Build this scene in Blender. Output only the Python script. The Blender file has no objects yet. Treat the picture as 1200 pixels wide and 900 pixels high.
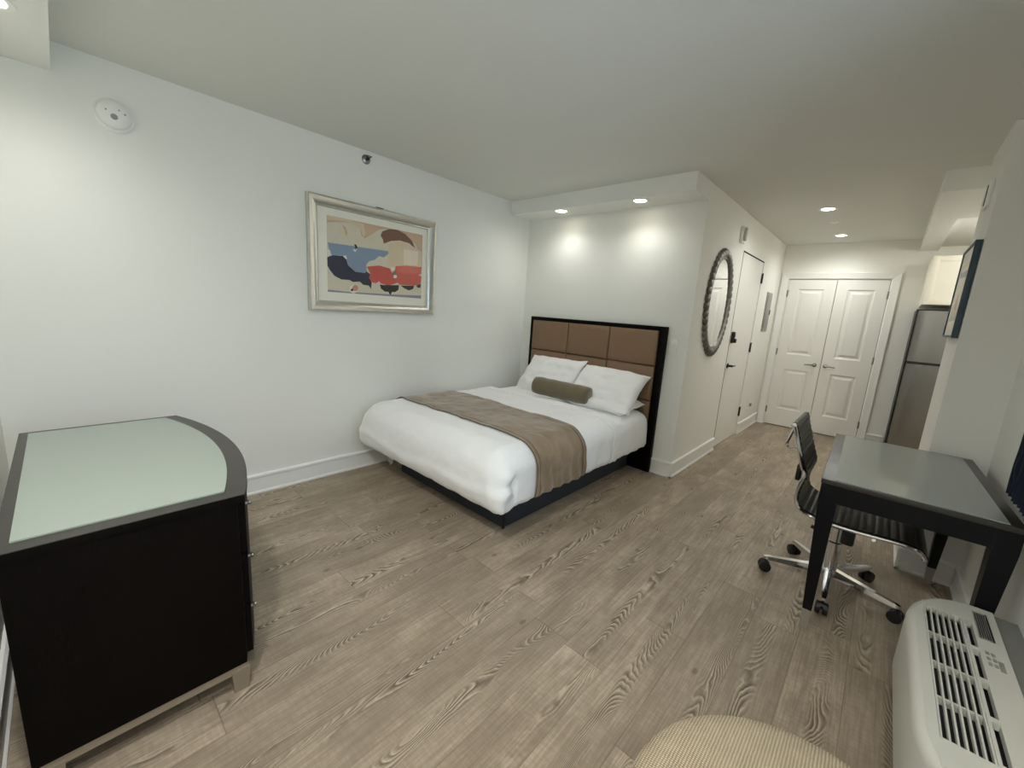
import bpy, bmesh, math, random
import numpy as np
from mathutils import Vector, Matrix, noise

random.seed(7)
SC = bpy.context.scene
COL = SC.collection
PI = math.pi

# ------------------------------------------------------------------ materials
def lin(c):
    return tuple(((v / 255) / 12.92 if v <= 10 else ((v / 255 + .055) / 1.055) ** 2.4) for v in c)

def mat(name, rgb, rough=.5, metal=0, spec=.5, coat=0, bump=None, vary=None, sheen=0, emit=None):
    """Principled material; bump = (scale, strength, stretch), vary = (scale, amount)."""
    m = bpy.data.materials.new(name); m.use_nodes = True
    nt = m.node_tree; N = nt.nodes; L = nt.links
    b = N['Principled BSDF']
    col = lin(rgb) + (1,)
    b.inputs['Base Color'].default_value = col
    b.inputs['Roughness'].default_value = rough
    b.inputs['Metallic'].default_value = metal
    b.inputs['Specular IOR Level'].default_value = spec
    b.inputs['Coat Weight'].default_value = coat
    b.inputs['Sheen Weight'].default_value = sheen
    tc = N.new('ShaderNodeTexCoord')
    if vary:
        n = N.new('ShaderNodeTexNoise'); n.inputs['Scale'].default_value = vary[0]; n.inputs['Detail'].default_value = 4
        L.new(tc.outputs['Object'], n.inputs['Vector'])
        mx = N.new('ShaderNodeMix'); mx.data_type = 'RGBA'
        k = vary[1]
        mx.inputs[6].default_value = tuple(max(0, c * (1 - k)) for c in col[:3]) + (1,)
        mx.inputs[7].default_value = tuple(min(1, c * (1 + k)) for c in col[:3]) + (1,)
        L.new(n.outputs['Fac'], mx.inputs[0]); L.new(mx.outputs[2], b.inputs['Base Color'])
    if bump:
        n = N.new('ShaderNodeTexNoise'); n.inputs['Scale'].default_value = bump[0]; n.inputs['Detail'].default_value = 3
        mp = N.new('ShaderNodeMapping'); mp.inputs['Scale'].default_value = bump[2] if len(bump) > 2 else (1, 1, 1)
        L.new(tc.outputs['Object'], mp.inputs['Vector']); L.new(mp.outputs['Vector'], n.inputs['Vector'])
        bp = N.new('ShaderNodeBump'); bp.inputs['Strength'].default_value = bump[1]; bp.inputs['Distance'].default_value = .01
        L.new(n.outputs['Fac'], bp.inputs['Height']); L.new(bp.outputs['Normal'], b.inputs['Normal'])
    if emit:
        b.inputs['Emission Color'].default_value = lin(emit[0]) + (1,)
        b.inputs['Emission Strength'].default_value = emit[1]
    return m

M = dict(
    wall=mat('wall_paint', (233, 233, 227), .7, bump=(220, .04), vary=(1.3, .012)),
    pier=mat('pier_paint', (231, 230, 225), .7, bump=(220, .04), vary=(1.3, .012)),
    ceil=mat('ceiling_paint', (219, 219, 213), .85, bump=(160, .04), vary=(.8, .012)),
    trim=mat('trim_paint', (236, 236, 232), .4, bump=(60, .02)),
    door=mat('door_paint', (233, 232, 227), .38, bump=(40, .02)),
    gap_shade=mat('dark_gap_shade', (18, 18, 18), .9, vary=(9, .1)),  # near-black colour standing in for shade in the door gaps
    espresso=mat('espresso_wood', (10, 7, 6), .5, bump=(40, .08, (1, 12, 1)), vary=(8, .25), spec=.08),
    deskwood=mat('black_desk_wood', (15, 15, 18), .38, bump=(40, .06, (12, 1, 1)), vary=(8, .15), spec=.18),
    topwood=mat('espresso_top_edge', (50, 46, 41), .33, bump=(50, .05, (10, 1, 1)), vary=(8, .2)),
    frost=mat('frosted_glass', (150, 160, 150), .30, spec=.5, coat=.2, vary=(3, .02)),
    deskglass=mat('smoked_frosted_glass', (140, 146, 142), .28, spec=.6, coat=.3, vary=(3, .02)),
    champagne=mat('champagne_metal', (150, 139, 123), .42, .35, bump=(90, .03, (1, 12, 1)), vary=(12, .06)),
    tip=mat('satin_leg_tip', (150, 143, 132), .45, .15, bump=(90, .03), vary=(12, .06)),
    chrome=mat('chrome', (225, 225, 228), .10, 1, vary=(20, .03)),
    nickel=mat('satin_nickel', (150, 148, 142), .3, 1, vary=(20, .05)),
    darkmetal=mat('dark_bronze', (58, 54, 50), .4, .8, vary=(20, .08)),
    leather=mat('black_leather', (26, 24, 24), .38, bump=(140, .15), vary=(15, .1)),
    plastic=mat('black_plastic', (16, 16, 17), .45, bump=(120, .05), vary=(15, .1)),
    linen=mat('white_linen', (238, 238, 238), .9, bump=(14, .30), sheen=.15, vary=(5, .01)),
    pillow=mat('white_pillowcase', (240, 239, 238), .9, bump=(18, .35), sheen=.15, vary=(5, .01)),
    skirt=mat('charcoal_bed_base', (46, 50, 58), .85, bump=(260, .15), vary=(30, .12)),
    tan=mat('tan_faux_leather', (126, 99, 74), .42, bump=(60, .12), vary=(10, .06)),
    olive=mat('olive_velvet', (104, 93, 70), .8, bump=(160, .2), sheen=.4, vary=(14, .12)),
    silver=mat('silver_leaf_frame', (205, 203, 194), .26, .8, bump=(50, .08, (1, 6, 1)), vary=(9, .09)),
    matboard=mat('cream_mat_board', (232, 229, 217), .8, bump=(200, .04), vary=(7, .01)),
    pewter=mat('antique_pewter', (120, 118, 114), .32, .9, bump=(70, .3), vary=(26, .45)),
    mirror=mat('mirror_glass', (238, 240, 238), .02, 1, vary=(2, .005)),
    steel=mat('brushed_steel', (150, 148, 144), .22, 1, bump=(40, .12, (14, 14, .4)), vary=(14, .04)),
    fridgeside=mat('fridge_side', (32, 32, 35), .5, bump=(90, .05), vary=(12, .1)),
    cabinet=mat('cream_cabinet_paint', (240, 236, 222), .4, bump=(50, .02), vary=(3, .01)),
    teal=mat('dark_teal_frame', (20, 48, 64), .45, bump=(70, .06, (1, 1, 10)), vary=(12, .12)),
    acbody=mat('off_white_ac_plastic', (196, 195, 186), .42, bump=(160, .05), vary=(5, .02)),
    acdark=mat('ac_ribs_and_recess_shade', (22, 23, 25), .6, vary=(14, .2)),
    grey=mat('grey_metal_plate', (150, 150, 145), .45, .3, bump=(120, .04), vary=(14, .05)),
    white=mat('white_plastic', (238, 238, 234), .4, bump=(120, .02), vary=(6, .01)),
    sleeve=mat('grey_wall_sleeve', (120, 120, 116), .55, bump=(90, .05), vary=(8, .05)),
    navy=mat('navy_curtain', (26, 38, 60), .85, bump=(220, .2), sheen=.2, vary=(18, .2)),
    lamp=mat('downlight_lens', (255, 250, 236), .4, emit=((255, 246, 226), 14), vary=(5, .01)),
)

# floor: grey-brown vinyl planks with cathedral grain (procedural)
def floor_mat():
    m = bpy.data.materials.new('weathered_oak_planks'); m.use_nodes = True
    nt = m.node_tree; N = nt.nodes; L = nt.links; b = N['Principled BSDF']
    def mth(op, a, c=None, d=None):
        n = N.new('ShaderNodeMath'); n.operation = op
        for i, v in enumerate((a, c, d)):
            if v is None: continue
            if isinstance(v, (int, float)): n.inputs[i].default_value = v
            else: L.new(v, n.inputs[i])
        return n.outputs[0]
    def comb(x, y, z):
        n = N.new('ShaderNodeCombineXYZ')
        for i, v in enumerate((x, y, z)):
            if isinstance(v, (int, float)): n.inputs[i].default_value = v
            else: L.new(v, n.inputs[i])
        return n.outputs[0]
    def noi(vec, scale, detail=2, rough=.5, dist=0):
        n = N.new('ShaderNodeTexNoise'); L.new(vec, n.inputs['Vector'])
        n.inputs['Scale'].default_value = scale; n.inputs['Detail'].default_value = detail
        n.inputs['Roughness'].default_value = rough; n.inputs['Distortion'].default_value = dist
        return n.outputs['Fac']
    def smooth(v, a, c, lo=0., hi=1.):
        n = N.new('ShaderNodeMapRange'); n.interpolation_type = 'SMOOTHSTEP'
        L.new(v, n.inputs[0]); n.inputs[1].default_value = a; n.inputs[2].default_value = c
        n.inputs[3].default_value = lo; n.inputs[4].default_value = hi
        return n.outputs[0]
    def mix(f, a, c, mode='MIX'):
        n = N.new('ShaderNodeMix'); n.data_type = 'RGBA'; n.blend_type = mode
        if isinstance(f, (int, float)): n.inputs[0].default_value = f
        else: L.new(f, n.inputs[0])
        for i, v in ((6, a), (7, c)):
            if isinstance(v, tuple): n.inputs[i].default_value = v + (1,)
            else: L.new(v, n.inputs[i])
        return n.outputs[2]
    tc = N.new('ShaderNodeTexCoord'); sx = N.new('ShaderNodeSeparateXYZ'); L.new(tc.outputs['Object'], sx.inputs[0])
    X, Y = sx.outputs[0], sx.outputs[1]
    W, LEN = .182, 1.22
    cx = mth('DIVIDE', mth('ADD', X, .06), W); ci = mth('FLOOR', cx); u = mth('SUBTRACT', mth('FRACT', cx), .5)
    wn = N.new('ShaderNodeTexWhiteNoise'); wn.noise_dimensions = '1D'; L.new(ci, wn.inputs['W'])
    ry = mth('ADD', mth('DIVIDE', Y, LEN), mth('MULTIPLY', wn.outputs['Value'], 7.3)); ri = mth('FLOOR', ry); v = mth('FRACT', ry)
    w2 = N.new('ShaderNodeTexWhiteNoise'); w2.noise_dimensions = '2D'; L.new(comb(ci, ri, 0), w2.inputs['Vector'])
    rid = w2.outputs['Value']; sid = N.new('ShaderNodeSeparateColor'); L.new(w2.outputs['Color'], sid.inputs[0]); r2 = sid.outputs[1]
    # cathedral rings: contours of a lengthwise-stretched noise
    g = comb(mth('ADD', mth('MULTIPLY', u, .50), mth('MULTIPLY', rid, 37)), mth('MULTIPLY', Y, .50), mth('MULTIPLY', r2, 53))
    fld = noi(g, 1.9, 1.5, .45, .35)
    wob = noi(comb(mth('MULTIPLY', X, 30), mth('MULTIPLY', Y, 9), rid), 1.0, 2)
    ph = mth('ADD', mth('MULTIPLY', fld, 60), mth('ADD', mth('MULTIPLY', wob, 1.6), mth('MULTIPLY', noi(comb(mth('MULTIPLY', X, 7), mth('MULTIPLY', Y, 2.2), mth('MULTIPLY', rid, 23)), 1.0, 3, .6), 3.4)))
    saw = mth('FRACT', ph)
    dark = mth('MULTIPLY', smooth(saw, .35, .86), smooth(saw, .98, .88))
    lite = mth('MULTIPLY', smooth(saw, .0, .12), smooth(saw, .36, .16))
    # grain shows only along the heart of a plank, in long streaks
    heart = smooth(mth('ABSOLUTE', mth('ADD', u, mth('MULTIPLY', mth('SUBTRACT', r2, .5), .7))), .22, .03)
    streak = smooth(noi(comb(mth('MULTIPLY', X, 1.5), mth('MULTIPLY', Y, .8), mth('MULTIPLY', rid, 19)), 1.6, 2), .36, .54)
    mask = mth('MULTIPLY', mth('MULTIPLY', heart, streak), smooth(noi(comb(mth('MULTIPLY', X, 18), mth('MULTIPLY', Y, 4), rid), 1.0, 3), .30, .62, .45, 1))
    fine = noi(comb(mth('MULTIPLY', X, 130), mth('MULTIPLY', Y, 5), rid), 1.0, 4, .6)
    saw_marks = noi(comb(mth('MULTIPLY', X, 22), mth('MULTIPLY', Y, 90), rid), 1.0, 2)
    cloud = smooth(noi(comb(mth('MULTIPLY', X, 5), mth('MULTIPLY', Y, 2.0), mth('MULTIPLY', rid, 11)), 1.0, 6, .7), .32, .68)
    base = mix(cloud, lin((148, 133, 115)), lin((190, 173, 153)))
    base = mix(smooth(fine, .36, .64, .42, 0), base, lin((106, 94, 79)))
    base = mix(smooth(saw_marks, .35, .65, .22, 0), base, lin((116, 104, 89)))
    base = mix(mth('MULTIPLY', smooth(rid, 0, 1, 0, .42), 1), base, lin((126, 113, 97)))
    base = mix(mth('MULTIPLY', dark, mth('MULTIPLY', mask, .95)), base, lin((78, 67, 54)))
    base = mix(mth('MULTIPLY', lite, mth('MULTIPLY', mask, .55)), base, lin((212, 199, 177)))
    # knots
    vo = N.new('ShaderNodeTexVoronoi'); vo.voronoi_dimensions = '2D'; L.new(comb(mth('MULTIPLY', X, 2.6), mth('MULTIPLY', Y, 1.3), 0), vo.inputs['Vector']); vo.inputs['Scale'].default_value = 1
    base = mix(mth('MULTIPLY', smooth(vo.outputs['Distance'], .040, .010), .5), base, lin((60, 50, 42)))
    # seams
    e1 = smooth(mth('ABSOLUTE', u), .488, .499)
    e2 = smooth(mth('ABSOLUTE', mth('SUBTRACT', v, .5)), .4975, .4996)
    seam = mth('MAXIMUM', e1, e2)
    base = mix(mth('MULTIPLY', seam, .45), base, lin((70, 60, 52)))
    L.new(base, b.inputs['Base Color'])
    b.inputs['Roughness'].default_value = .48; b.inputs['Specular IOR Level'].default_value = .35
    bp = N.new('ShaderNodeBump'); bp.inputs['Strength'].default_value = .18; bp.inputs['Distance'].default_value = .004
    h = mth('SUBTRACT', fine, mth('ADD', mth('MULTIPLY', mth('MULTIPLY', dark, mask), .7), seam))
    L.new(h, bp.inputs['Height']); L.new(bp.outputs['Normal'], b.inputs['Normal'])
    return m
M['floor'] = floor_mat()

def weave_mat(name, a, c, sx, sy):
    """Woven cloth: two crossed wave bands in object space."""
    m = bpy.data.materials.new(name); m.use_nodes = True
    nt = m.node_tree; N = nt.nodes; L = nt.links; b = N['Principled BSDF']
    tc = N.new('ShaderNodeTexCoord')
    ns = N.new('ShaderNodeTexNoise'); ns.inputs['Scale'].default_value = 26; ns.inputs['Detail'].default_value = 3; L.new(tc.outputs['Object'], ns.inputs['Vector'])
    outs = []
    for ax, s in (('X', sx), ('Y', sy)):
        w = N.new('ShaderNodeTexWave'); w.bands_direction = ax; w.inputs['Scale'].default_value = s
        w.inputs['Distortion'].default_value = 1.2; w.inputs['Detail'].default_value = 1; w.inputs['Detail Scale'].default_value = 2
        L.new(tc.outputs['Object'], w.inputs['Vector']); outs.append(w.outputs['Fac'])
    mu = N.new('ShaderNodeMath'); mu.operation = 'MULTIPLY'; L.new(outs[0], mu.inputs[0]); L.new(outs[1], mu.inputs[1])
    ad = N.new('ShaderNodeMath'); ad.operation = 'MULTIPLY_ADD'; L.new(ns.outputs['Fac'], ad.inputs[0]); ad.inputs[1].default_value = .35; L.new(mu.outputs[0], ad.inputs[2])
    mx = N.new('ShaderNodeMix'); mx.data_type = 'RGBA'; mx.inputs[6].default_value = lin(a) + (1,); mx.inputs[7].default_value = lin(c) + (1,)
    L.new(ad.outputs[0], mx.inputs[0]); L.new(mx.outputs[2], b.inputs['Base Color'])
    bp = N.new('ShaderNodeBump'); bp.inputs['Strength'].default_value = .6; bp.inputs['Distance'].default_value = .003
    L.new(mu.outputs[0], bp.inputs['Height']); L.new(bp.outputs['Normal'], b.inputs['Normal'])
    b.inputs['Roughness'].default_value = .9; b.inputs['Specular IOR Level'].default_value = .2
    return m
M['weave'] = weave_mat('beige_basket_weave', (118, 105, 86), (214, 198, 170), 48, 60)

def runner_mat():
    """Brown velvet throw: darker band lines near both long edges, nap streaks."""
    m = bpy.data.materials.new('brown_velvet_runner'); m.use_nodes = True
    nt = m.node_tree; N = nt.nodes; L = nt.links; b = N['Principled BSDF']
    uv = N.new('ShaderNodeUVMap'); sx = N.new('ShaderNodeSeparateXYZ'); L.new(uv.outputs[0], sx.inputs[0])
    rp = N.new('ShaderNodeValToRGB'); L.new(sx.outputs[1], rp.inputs[0]); cr = rp.color_ramp
    base, drk = lin((134, 116, 95)) + (1,), lin((92, 76, 59)) + (1,)
    cr.elements[0].position = 0; cr.elements[0].color = drk; cr.elements[1].position = 1; cr.elements[1].color = drk
    for p, c in ((.012, base), (.05, base), (.058, drk), (.070, drk), (.078, base), (.922, base), (.930, drk), (.942, drk), (.95, base), (.988, base)):
        e = cr.elements.new(p); e.color = c
    tc = N.new('ShaderNodeTexCoord')
    n = N.new('ShaderNodeTexNoise'); n.inputs['Scale'].default_value = 7; n.inputs['Detail'].default_value = 5; n.inputs['Distortion'].default_value = 1
    L.new(tc.outputs['Object'], n.inputs['Vector'])
    mx = N.new('ShaderNodeMix'); mx.data_type = 'RGBA'; mx.blend_type = 'OVERLAY'; mx.inputs[0].default_value = .45
    L.new(rp.outputs[0], mx.inputs[6]); L.new(n.outputs['Fac'], mx.inputs[7]); L.new(mx.outputs[2], b.inputs['Base Color'])
    bp = N.new('ShaderNodeBump'); bp.inputs['Strength'].default_value = .35; bp.inputs['Distance'].default_value = .02
    L.new(n.outputs['Fac'], bp.inputs['Height']); L.new(bp.outputs['Normal'], b.inputs['Normal'])
    b.inputs['Roughness'].default_value = .75; b.inputs['Sheen Weight'].default_value = .5; b.inputs['Sheen Roughness'].default_value = .4
    b.inputs['Specular IOR Level'].default_value = .2
    return m
M['runner'] = runner_mat()

# ------------------------------------------------------------------ mesh helpers
class MB:
    """A bmesh being filled with shapes, then linked as ONE mesh object."""
    def __init__(s): s.bm = bmesh.new(); s.mi = 0
    def _mark(s, geom):
        for f in geom: f.material_index = s.mi
    def box(s, lo, hi, bev=0, seg=2, mtx=None):
        lo, hi = Vector(lo), Vector(hi)
        r = bmesh.ops.create_cube(s.bm, size=1)
        vs = r['verts']
        for v in vs: v.co = Vector((lo[i] + (v.co[i] + .5) * (hi[i] - lo[i]) for i in range(3)))
        fs = set(f for v in vs for f in v.link_faces)
        if bev:
            es = list(set(e for v in vs for e in v.link_edges))
            rr = bmesh.ops.bevel(s.bm, geom=es, offset=bev, segments=seg, profile=.5, affect='EDGES')
            vs = list(set(v for f in rr['faces'] for v in f.verts)); fs = set(f for v in vs for f in v.link_faces); vs = list(set(v for f in fs for v in f.verts))
        s._mark(fs)
        if mtx: 
            for v in vs: v.co = mtx @ v.co
        return vs
    def hexa(s, pts, bev=0):
        """8 corners: bottom ring then top ring."""
        vs = [s.bm.verts.new(p) for p in pts]
        fs = [s.bm.faces.new([vs[i] for i in q]) for q in ((3, 2, 1, 0), (4, 5, 6, 7), (0, 1, 5, 4), (1, 2, 6, 5), (2, 3, 7, 6), (3, 0, 4, 7))]
        s._mark(fs)
        if bev:
            bmesh.ops.bevel(s.bm, geom=list(set(e for f in fs for e in f.edges)), offset=bev, segments=2, profile=.5, affect='EDGES')
    def prism(s, poly, f, d0, d1):
        """poly in 2D, f(a,b,d)->3D; extruded d0..d1."""
        A = [s.bm.verts.new(f(a, b, d0)) for a, b in poly]; B = [s.bm.verts.new(f(a, b, d1)) for a, b in poly]
        n = len(poly); fs = [s.bm.faces.new(A), s.bm.faces.new(B[::-1])]
        for i in range(n): fs.append(s.bm.faces.new((A[i], B[i], B[(i + 1) % n], A[(i + 1) % n])))
        s._mark(fs)
    def face(s, pts):
        f = s.bm.faces.new([s.bm.verts.new(p) for p in pts]); f.material_index = s.mi; return f
    def loops(s, rings, close=False, cap=True, wrap=True):
        """rings: lists of points with equal count -> skinned surface."""
        R = [[s.bm.verts.new(p) for p in r] for r in rings]
        n = len(R[0]); fs = []
        for a, b in list(zip(R, R[1:])) + ([(R[-1], R[0])] if close else []):
            for i in range(n if wrap else n - 1):
                fs.append(s.bm.faces.new((a[i], a[(i + 1) % n], b[(i + 1) % n], b[i])))
        if cap and not close:
            fs.append(s.bm.faces.new(R[0][::-1])); fs.append(s.bm.faces.new(R[-1]))
        s._mark(fs)
    def lathe(s, prof, c=(0, 0, 0), axis='z', n=24):
        """prof: (radius, height) points."""
        c = Vector(c); rings = []
        for r, h in prof:
            ring = []
            for k in range(n):
                a = 2 * PI * k / n; p = (max(r, 1e-4) * math.cos(a), max(r, 1e-4) * math.sin(a), h)
                if axis == 'x': p = (p[2], p[0], p[1])
                elif axis == 'y': p = (p[1], p[2], p[0])
                elif axis == '-x': p = (-p[2], p[1], p[0])
                ring.append(c + Vector(p))
            rings.append(ring)
        s.loops(rings)
    def tube(s, path, r, n=10, cap=True, close=False):
        path = [Vector(p) for p in path]; rings = []; rr = r if isinstance(r, (list, tuple)) else [r] * len(path)
        up = None; m = len(path)
        for i, p in enumerate(path):
            a = path[(i - 1) % m] if (close or i) else p; b = path[(i + 1) % m] if (close or i < m - 1) else p
            t = (b - a).normalized()
            if up is None: up = t.orthogonal().normalized()
            up = (up - t * up.dot(t)).normalized(); sd = t.cross(up)
            rings.append([p + (up * math.cos(2 * PI * k / n) + sd * math.sin(2 * PI * k / n)) * rr[i] for k in range(n)])
        s.loops(rings, close=close, cap=cap)
    def build(s, name, mats, parent=None, smooth=None, world=True, origin=None):
        bmesh.ops.recalc_face_normals(s.bm, faces=s.bm.faces[:])
        me = bpy.data.meshes.new(name)
        o = bpy.data.objects.new(name, me)
        off = Vector((0, 0, 0))
        if origin is not None: off = Vector(origin)
        elif parent is not None and world:
            q = parent
            while q is not None: off += q.location; q = q.parent
        if off.length:
            for v in s.bm.verts: v.co -= off
        if smooth is not None:
            for f in s.bm.faces: f.smooth = True
        s.bm.to_mesh(me); s.bm.free()
        if smooth is not None: me.set_sharp_from_angle(angle=math.radians(smooth))
        for m in (mats if isinstance(mats, (list, tuple)) else [mats]): me.materials.append(M[m])
        COL.objects.link(o)
        if parent is not None: o.parent = parent
        if origin is not None and parent is None: o.location = origin
        return o

def tag(o, label, cat, group=None):
    o['label'] = label; o['category'] = cat
    if group: o['group'] = group
    return o

def thing(name, loc, label, cat, group=None, rz=0):
    o = bpy.data.objects.new(name, None); COL.objects.link(o)
    o.empty_display_size = .1; o.location = loc; o.rotation_euler = (0, 0, rz)
    return tag(o, label, cat, group)

def struct(o): o['kind'] = 'structure'; return o

def sbox(name, lo, hi, m):
    b = MB(); b.box(lo, hi); return struct(b.build(name, m))

def copy_tree(o, parent=None):
    c = o.copy(); COL.objects.link(c); c.parent = parent
    for ch in list(o.children): copy_tree(ch, c)
    return c

# ------------------------------------------------------------------ room shell
H = 2.49; XE = 1.867; YC = 3.212; XP = 3.389; XR = 3.625; YW = -3.82; HS = 2.356
sbox('floor', (-.12, YW - .12, -.1), (4.42, YC + .12, 0), 'floor')
sbox('ceiling', (-.12, YW - .12, H), (4.42, YC + .12, H + .1), 'ceil')
sbox('wall_left', (-.12, YW - .12, 0), (0, .12, H), 'wall')
sbox('wall_back', (0, 0, 0), (XE, .12, H), 'wall')
b = MB()                                                           # corridor wall with the entry door's opening
DY0, DY1, DZ = 1.214, 2.157, 2.14
b.box((XE - .12, .12, 0), (XE, DY0, H)); b.box((XE - .12, DY1, 0), (XE, YC + .12, H)); b.box((XE - .12, DY0, DZ), (XE, DY1, H))
struct(b.build('wall_corridor', 'wall'))
b = MB()                                                           # far wall with the closet opening
CX0, CX1, CZ = 1.978, 3.014, 2.037
b.box((XE, YC, 0), (CX0, YC + .12, H)); b.box((CX1, YC, 0), (4.42, YC + .12, H)); b.box((CX0, YC, CZ), (CX1, YC + .12, H))
struct(b.build('wall_far', 'wall'))
sbox('wall_kitchen', (4.3, .345, 0), (4.42, YC, H), 'wall')
sbox('wall_pier', (XP, -.258, 0), (4.42, .345, H), 'pier')
b = MB()                                                           # right wall with the window opening
WY0, WY1, WZ0, WZ1 = -3.05, -1.50, .82, 2.2
b.box((XR, YW - .12, 0), (XR + .12, WY0, H)); b.box((XR, WY1, 0), (XR + .12, -.258, H))
b.box((XR, WY0, 0), (XR + .12, WY1, WZ0)); b.box((XR, WY0, WZ1), (XR + .12, WY1, H))
struct(b.build('wall_right', 'pier'))
sbox('wall_front', (0, YW - .12, 0), (XR, YW, H), 'wall')
# dropped soffits
b = MB(); b.box((0, -.301, HS), (XE, 0, H)); struct(b.build('ceiling_soffit_bed', 'wall'))
b = MB(); b.box((0, YW, 2.358), (XR, -3.5045, H)); struct(b.build('ceiling_soffit_front', 'wall'))
b = MB(); b.box((3.2, .496, HS), (4.3, 1.45, H)); b.box((3.2, 1.45, HS), (3.353, YC, H)); struct(b.build('ceiling_soffit_kitchen', 'wall'))
sbox('ceiling_kitchen', (3.353, 1.45, 2.40), (4.3, YC, H), 'ceil')

# window over the wall unit: frame, sash bar and glass
w = MB()
for lo, hi in (((XR + .03, WY0, WZ0), (XR + .09, WY0 + .05, WZ1)), ((XR + .03, WY1 - .05, WZ0), (XR + .09, WY1, WZ1)),
               ((XR + .03, WY0, WZ0), (XR + .09, WY1, WZ0 + .05)), ((XR + .03, WY0, WZ1 - .05), (XR + .09, WY1, WZ1)),
               ((XR + .04, WY0, 1.48), (XR + .08, WY1, 1.53))):
    w.box(lo, hi, .004)
wf = struct(w.build('window_1', 'darkmetal'))
def glass_mat():
    m = bpy.data.materials.new('window_glass'); m.use_nodes = True
    N = m.node_tree.nodes; L = m.node_tree.links
    N.remove(N['Principled BSDF'])
    t = N.new('ShaderNodeBsdfTransparent'); g = N.new('ShaderNodeBsdfGlossy'); g.inputs['Roughness'].default_value = .02
    fr = N.new('ShaderNodeFresnel'); fr.inputs['IOR'].default_value = 1.45; mx = N.new('ShaderNodeMixShader')
    L.new(fr.outputs[0], mx.inputs[0]); L.new(t.outputs[0], mx.inputs[1]); L.new(g.outputs[0], mx.inputs[2])
    L.new(mx.outputs[0], N['Material Output'].inputs['Surface'])
    return m
M['glass'] = glass_mat()
w = MB(); w.box((XR + .057, WY0 + .05, WZ0 + .05), (XR + .063, WY1 - .05, WZ1 - .05)); w.build('window_pane', 'glass', wf)
sbox('window_sill', (XR - .03, WY0 - .03, WZ0 - .03), (XR + .03, WY1 + .03, WZ0), 'trim')

# baseboards: shoe, board, capped top
BB = [(0, 0), (.020, 0), (.020, .012), (.013, .020), (.012, .112), (.018, .118), (.018, .132), (.010, .141), (0, .141)]
def baseboard(name, *segs):
    b = MB()
    for p0, p1, nrm in segs:
        p0, p1, nrm = Vector(p0 + (0,)), Vector(p1 + (0,)), Vector(nrm + (0,))
        d = p1 - p0
        b.prism(BB, lambda a, z, t: p0 + d * t + nrm * a + Vector((0, 0, z)), 0, 1)
    return struct(b.build(name, 'trim'))
baseboard('baseboard_left', ((0, YW), (0, 0), (1, 0)))
baseboard('baseboard_back', ((0.02, 0), (XE + .02, 0), (0, -1)))
baseboard('baseboard_corridor', ((XE, -.02), (XE, DY0 - .012), (1, 0)), ((XE, DY1 + .012), (XE, YC), (1, 0)))
baseboard('baseboard_far', ((XE + .02, YC), (CX0 - .09, YC), (0, -1)), ((CX1 + .09, YC), (3.262, YC), (0, -1)))
baseboard('baseboard_pier', ((XP, -.278), (XP, .345), (-1, 0)), ((XP - .02, -.258), (XR - .02, -.258), (0, -1)))
baseboard('baseboard_right', ((XR, YW), (XR, -.278), (-1, 0)))
baseboard('baseboard_front', ((.02, YW), (XR - .02, YW), (0, 1)))

# entry door: flush slab with the shade of its gap painted near-black
b = MB(); b.box((XE - .119, DY0, 0), (XE - .05, DY0 + .02, DZ)); b.box((XE - .119, DY1 - .02, 0), (XE - .05, DY1, DZ)); b.box((XE - .119, DY0, DZ - .02), (XE - .05, DY1, DZ))
b.box((XE - .14, DY0 - .05, 0), (XE - .119, DY1 + .05, DZ + .05))
struct(b.build('door_gap_backing', 'gap_shade'))  # backing added to stop light leaking and paint the gap's shade
b = MB(); b.box((XE - .048, DY0 + .011, .012), (XE - .006, DY1 - .007, DZ - .010), .002)
door = struct(b.build('door_1', 'door', origin=(XE, DY0, 0)))
b = MB(); b.box((XE - .03, DY0 + .0005, .01), (XE + .0015, DY0 + .011, DZ - .001), .001); b.box((XE - .03, DY0, DZ - .0095), (XE + .0012, DY1 - .006, DZ - .0005), .001); b.build('door_gap_strip', 'gap_shade', door)  # dark strip added along the edge to draw the gap's shade line
b = MB()
for z in (1.948, 1.119, .302):
    b = MB(); b.box((XE - .006, DY1 - .018, z - .055), (XE + .004, DY1 + .018, z + .055), .003); b.tube([(XE + .006, DY1, z - .06), (XE + .006, DY1, z + .06)], .007, 8)
    b.build('hinge', 'darkmetal', door, 30)
hy = DY0 + .085
b = MB(); b.lathe([(.027, 0), (.027, .008), (.012, .012), (.012, .048)], (XE - .003, hy, .94), 'x', 16)
b.tube([(XE + .045, hy - .008, .94), (XE + .047, hy + .05, .94), (XE + .044, hy + .115, .938)], [.011, .009, .008], 10)
b.build('handle', 'darkmetal', door, 40)
b = MB(); b.box((XE - .003, hy - .034, 1.19), (XE + .022, hy + .034, 1.31), .008); b.lathe([(.024, 0), (.022, .02), (.0, .022)], (XE + .022, hy + .005, 1.215), 'x', 14)
b.box((XE + .022, hy - .018, 1.25), (XE + .027, hy + .018, 1.295), .003)
b.build('electronic_lock', 'darkmetal', door, 40)

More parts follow.
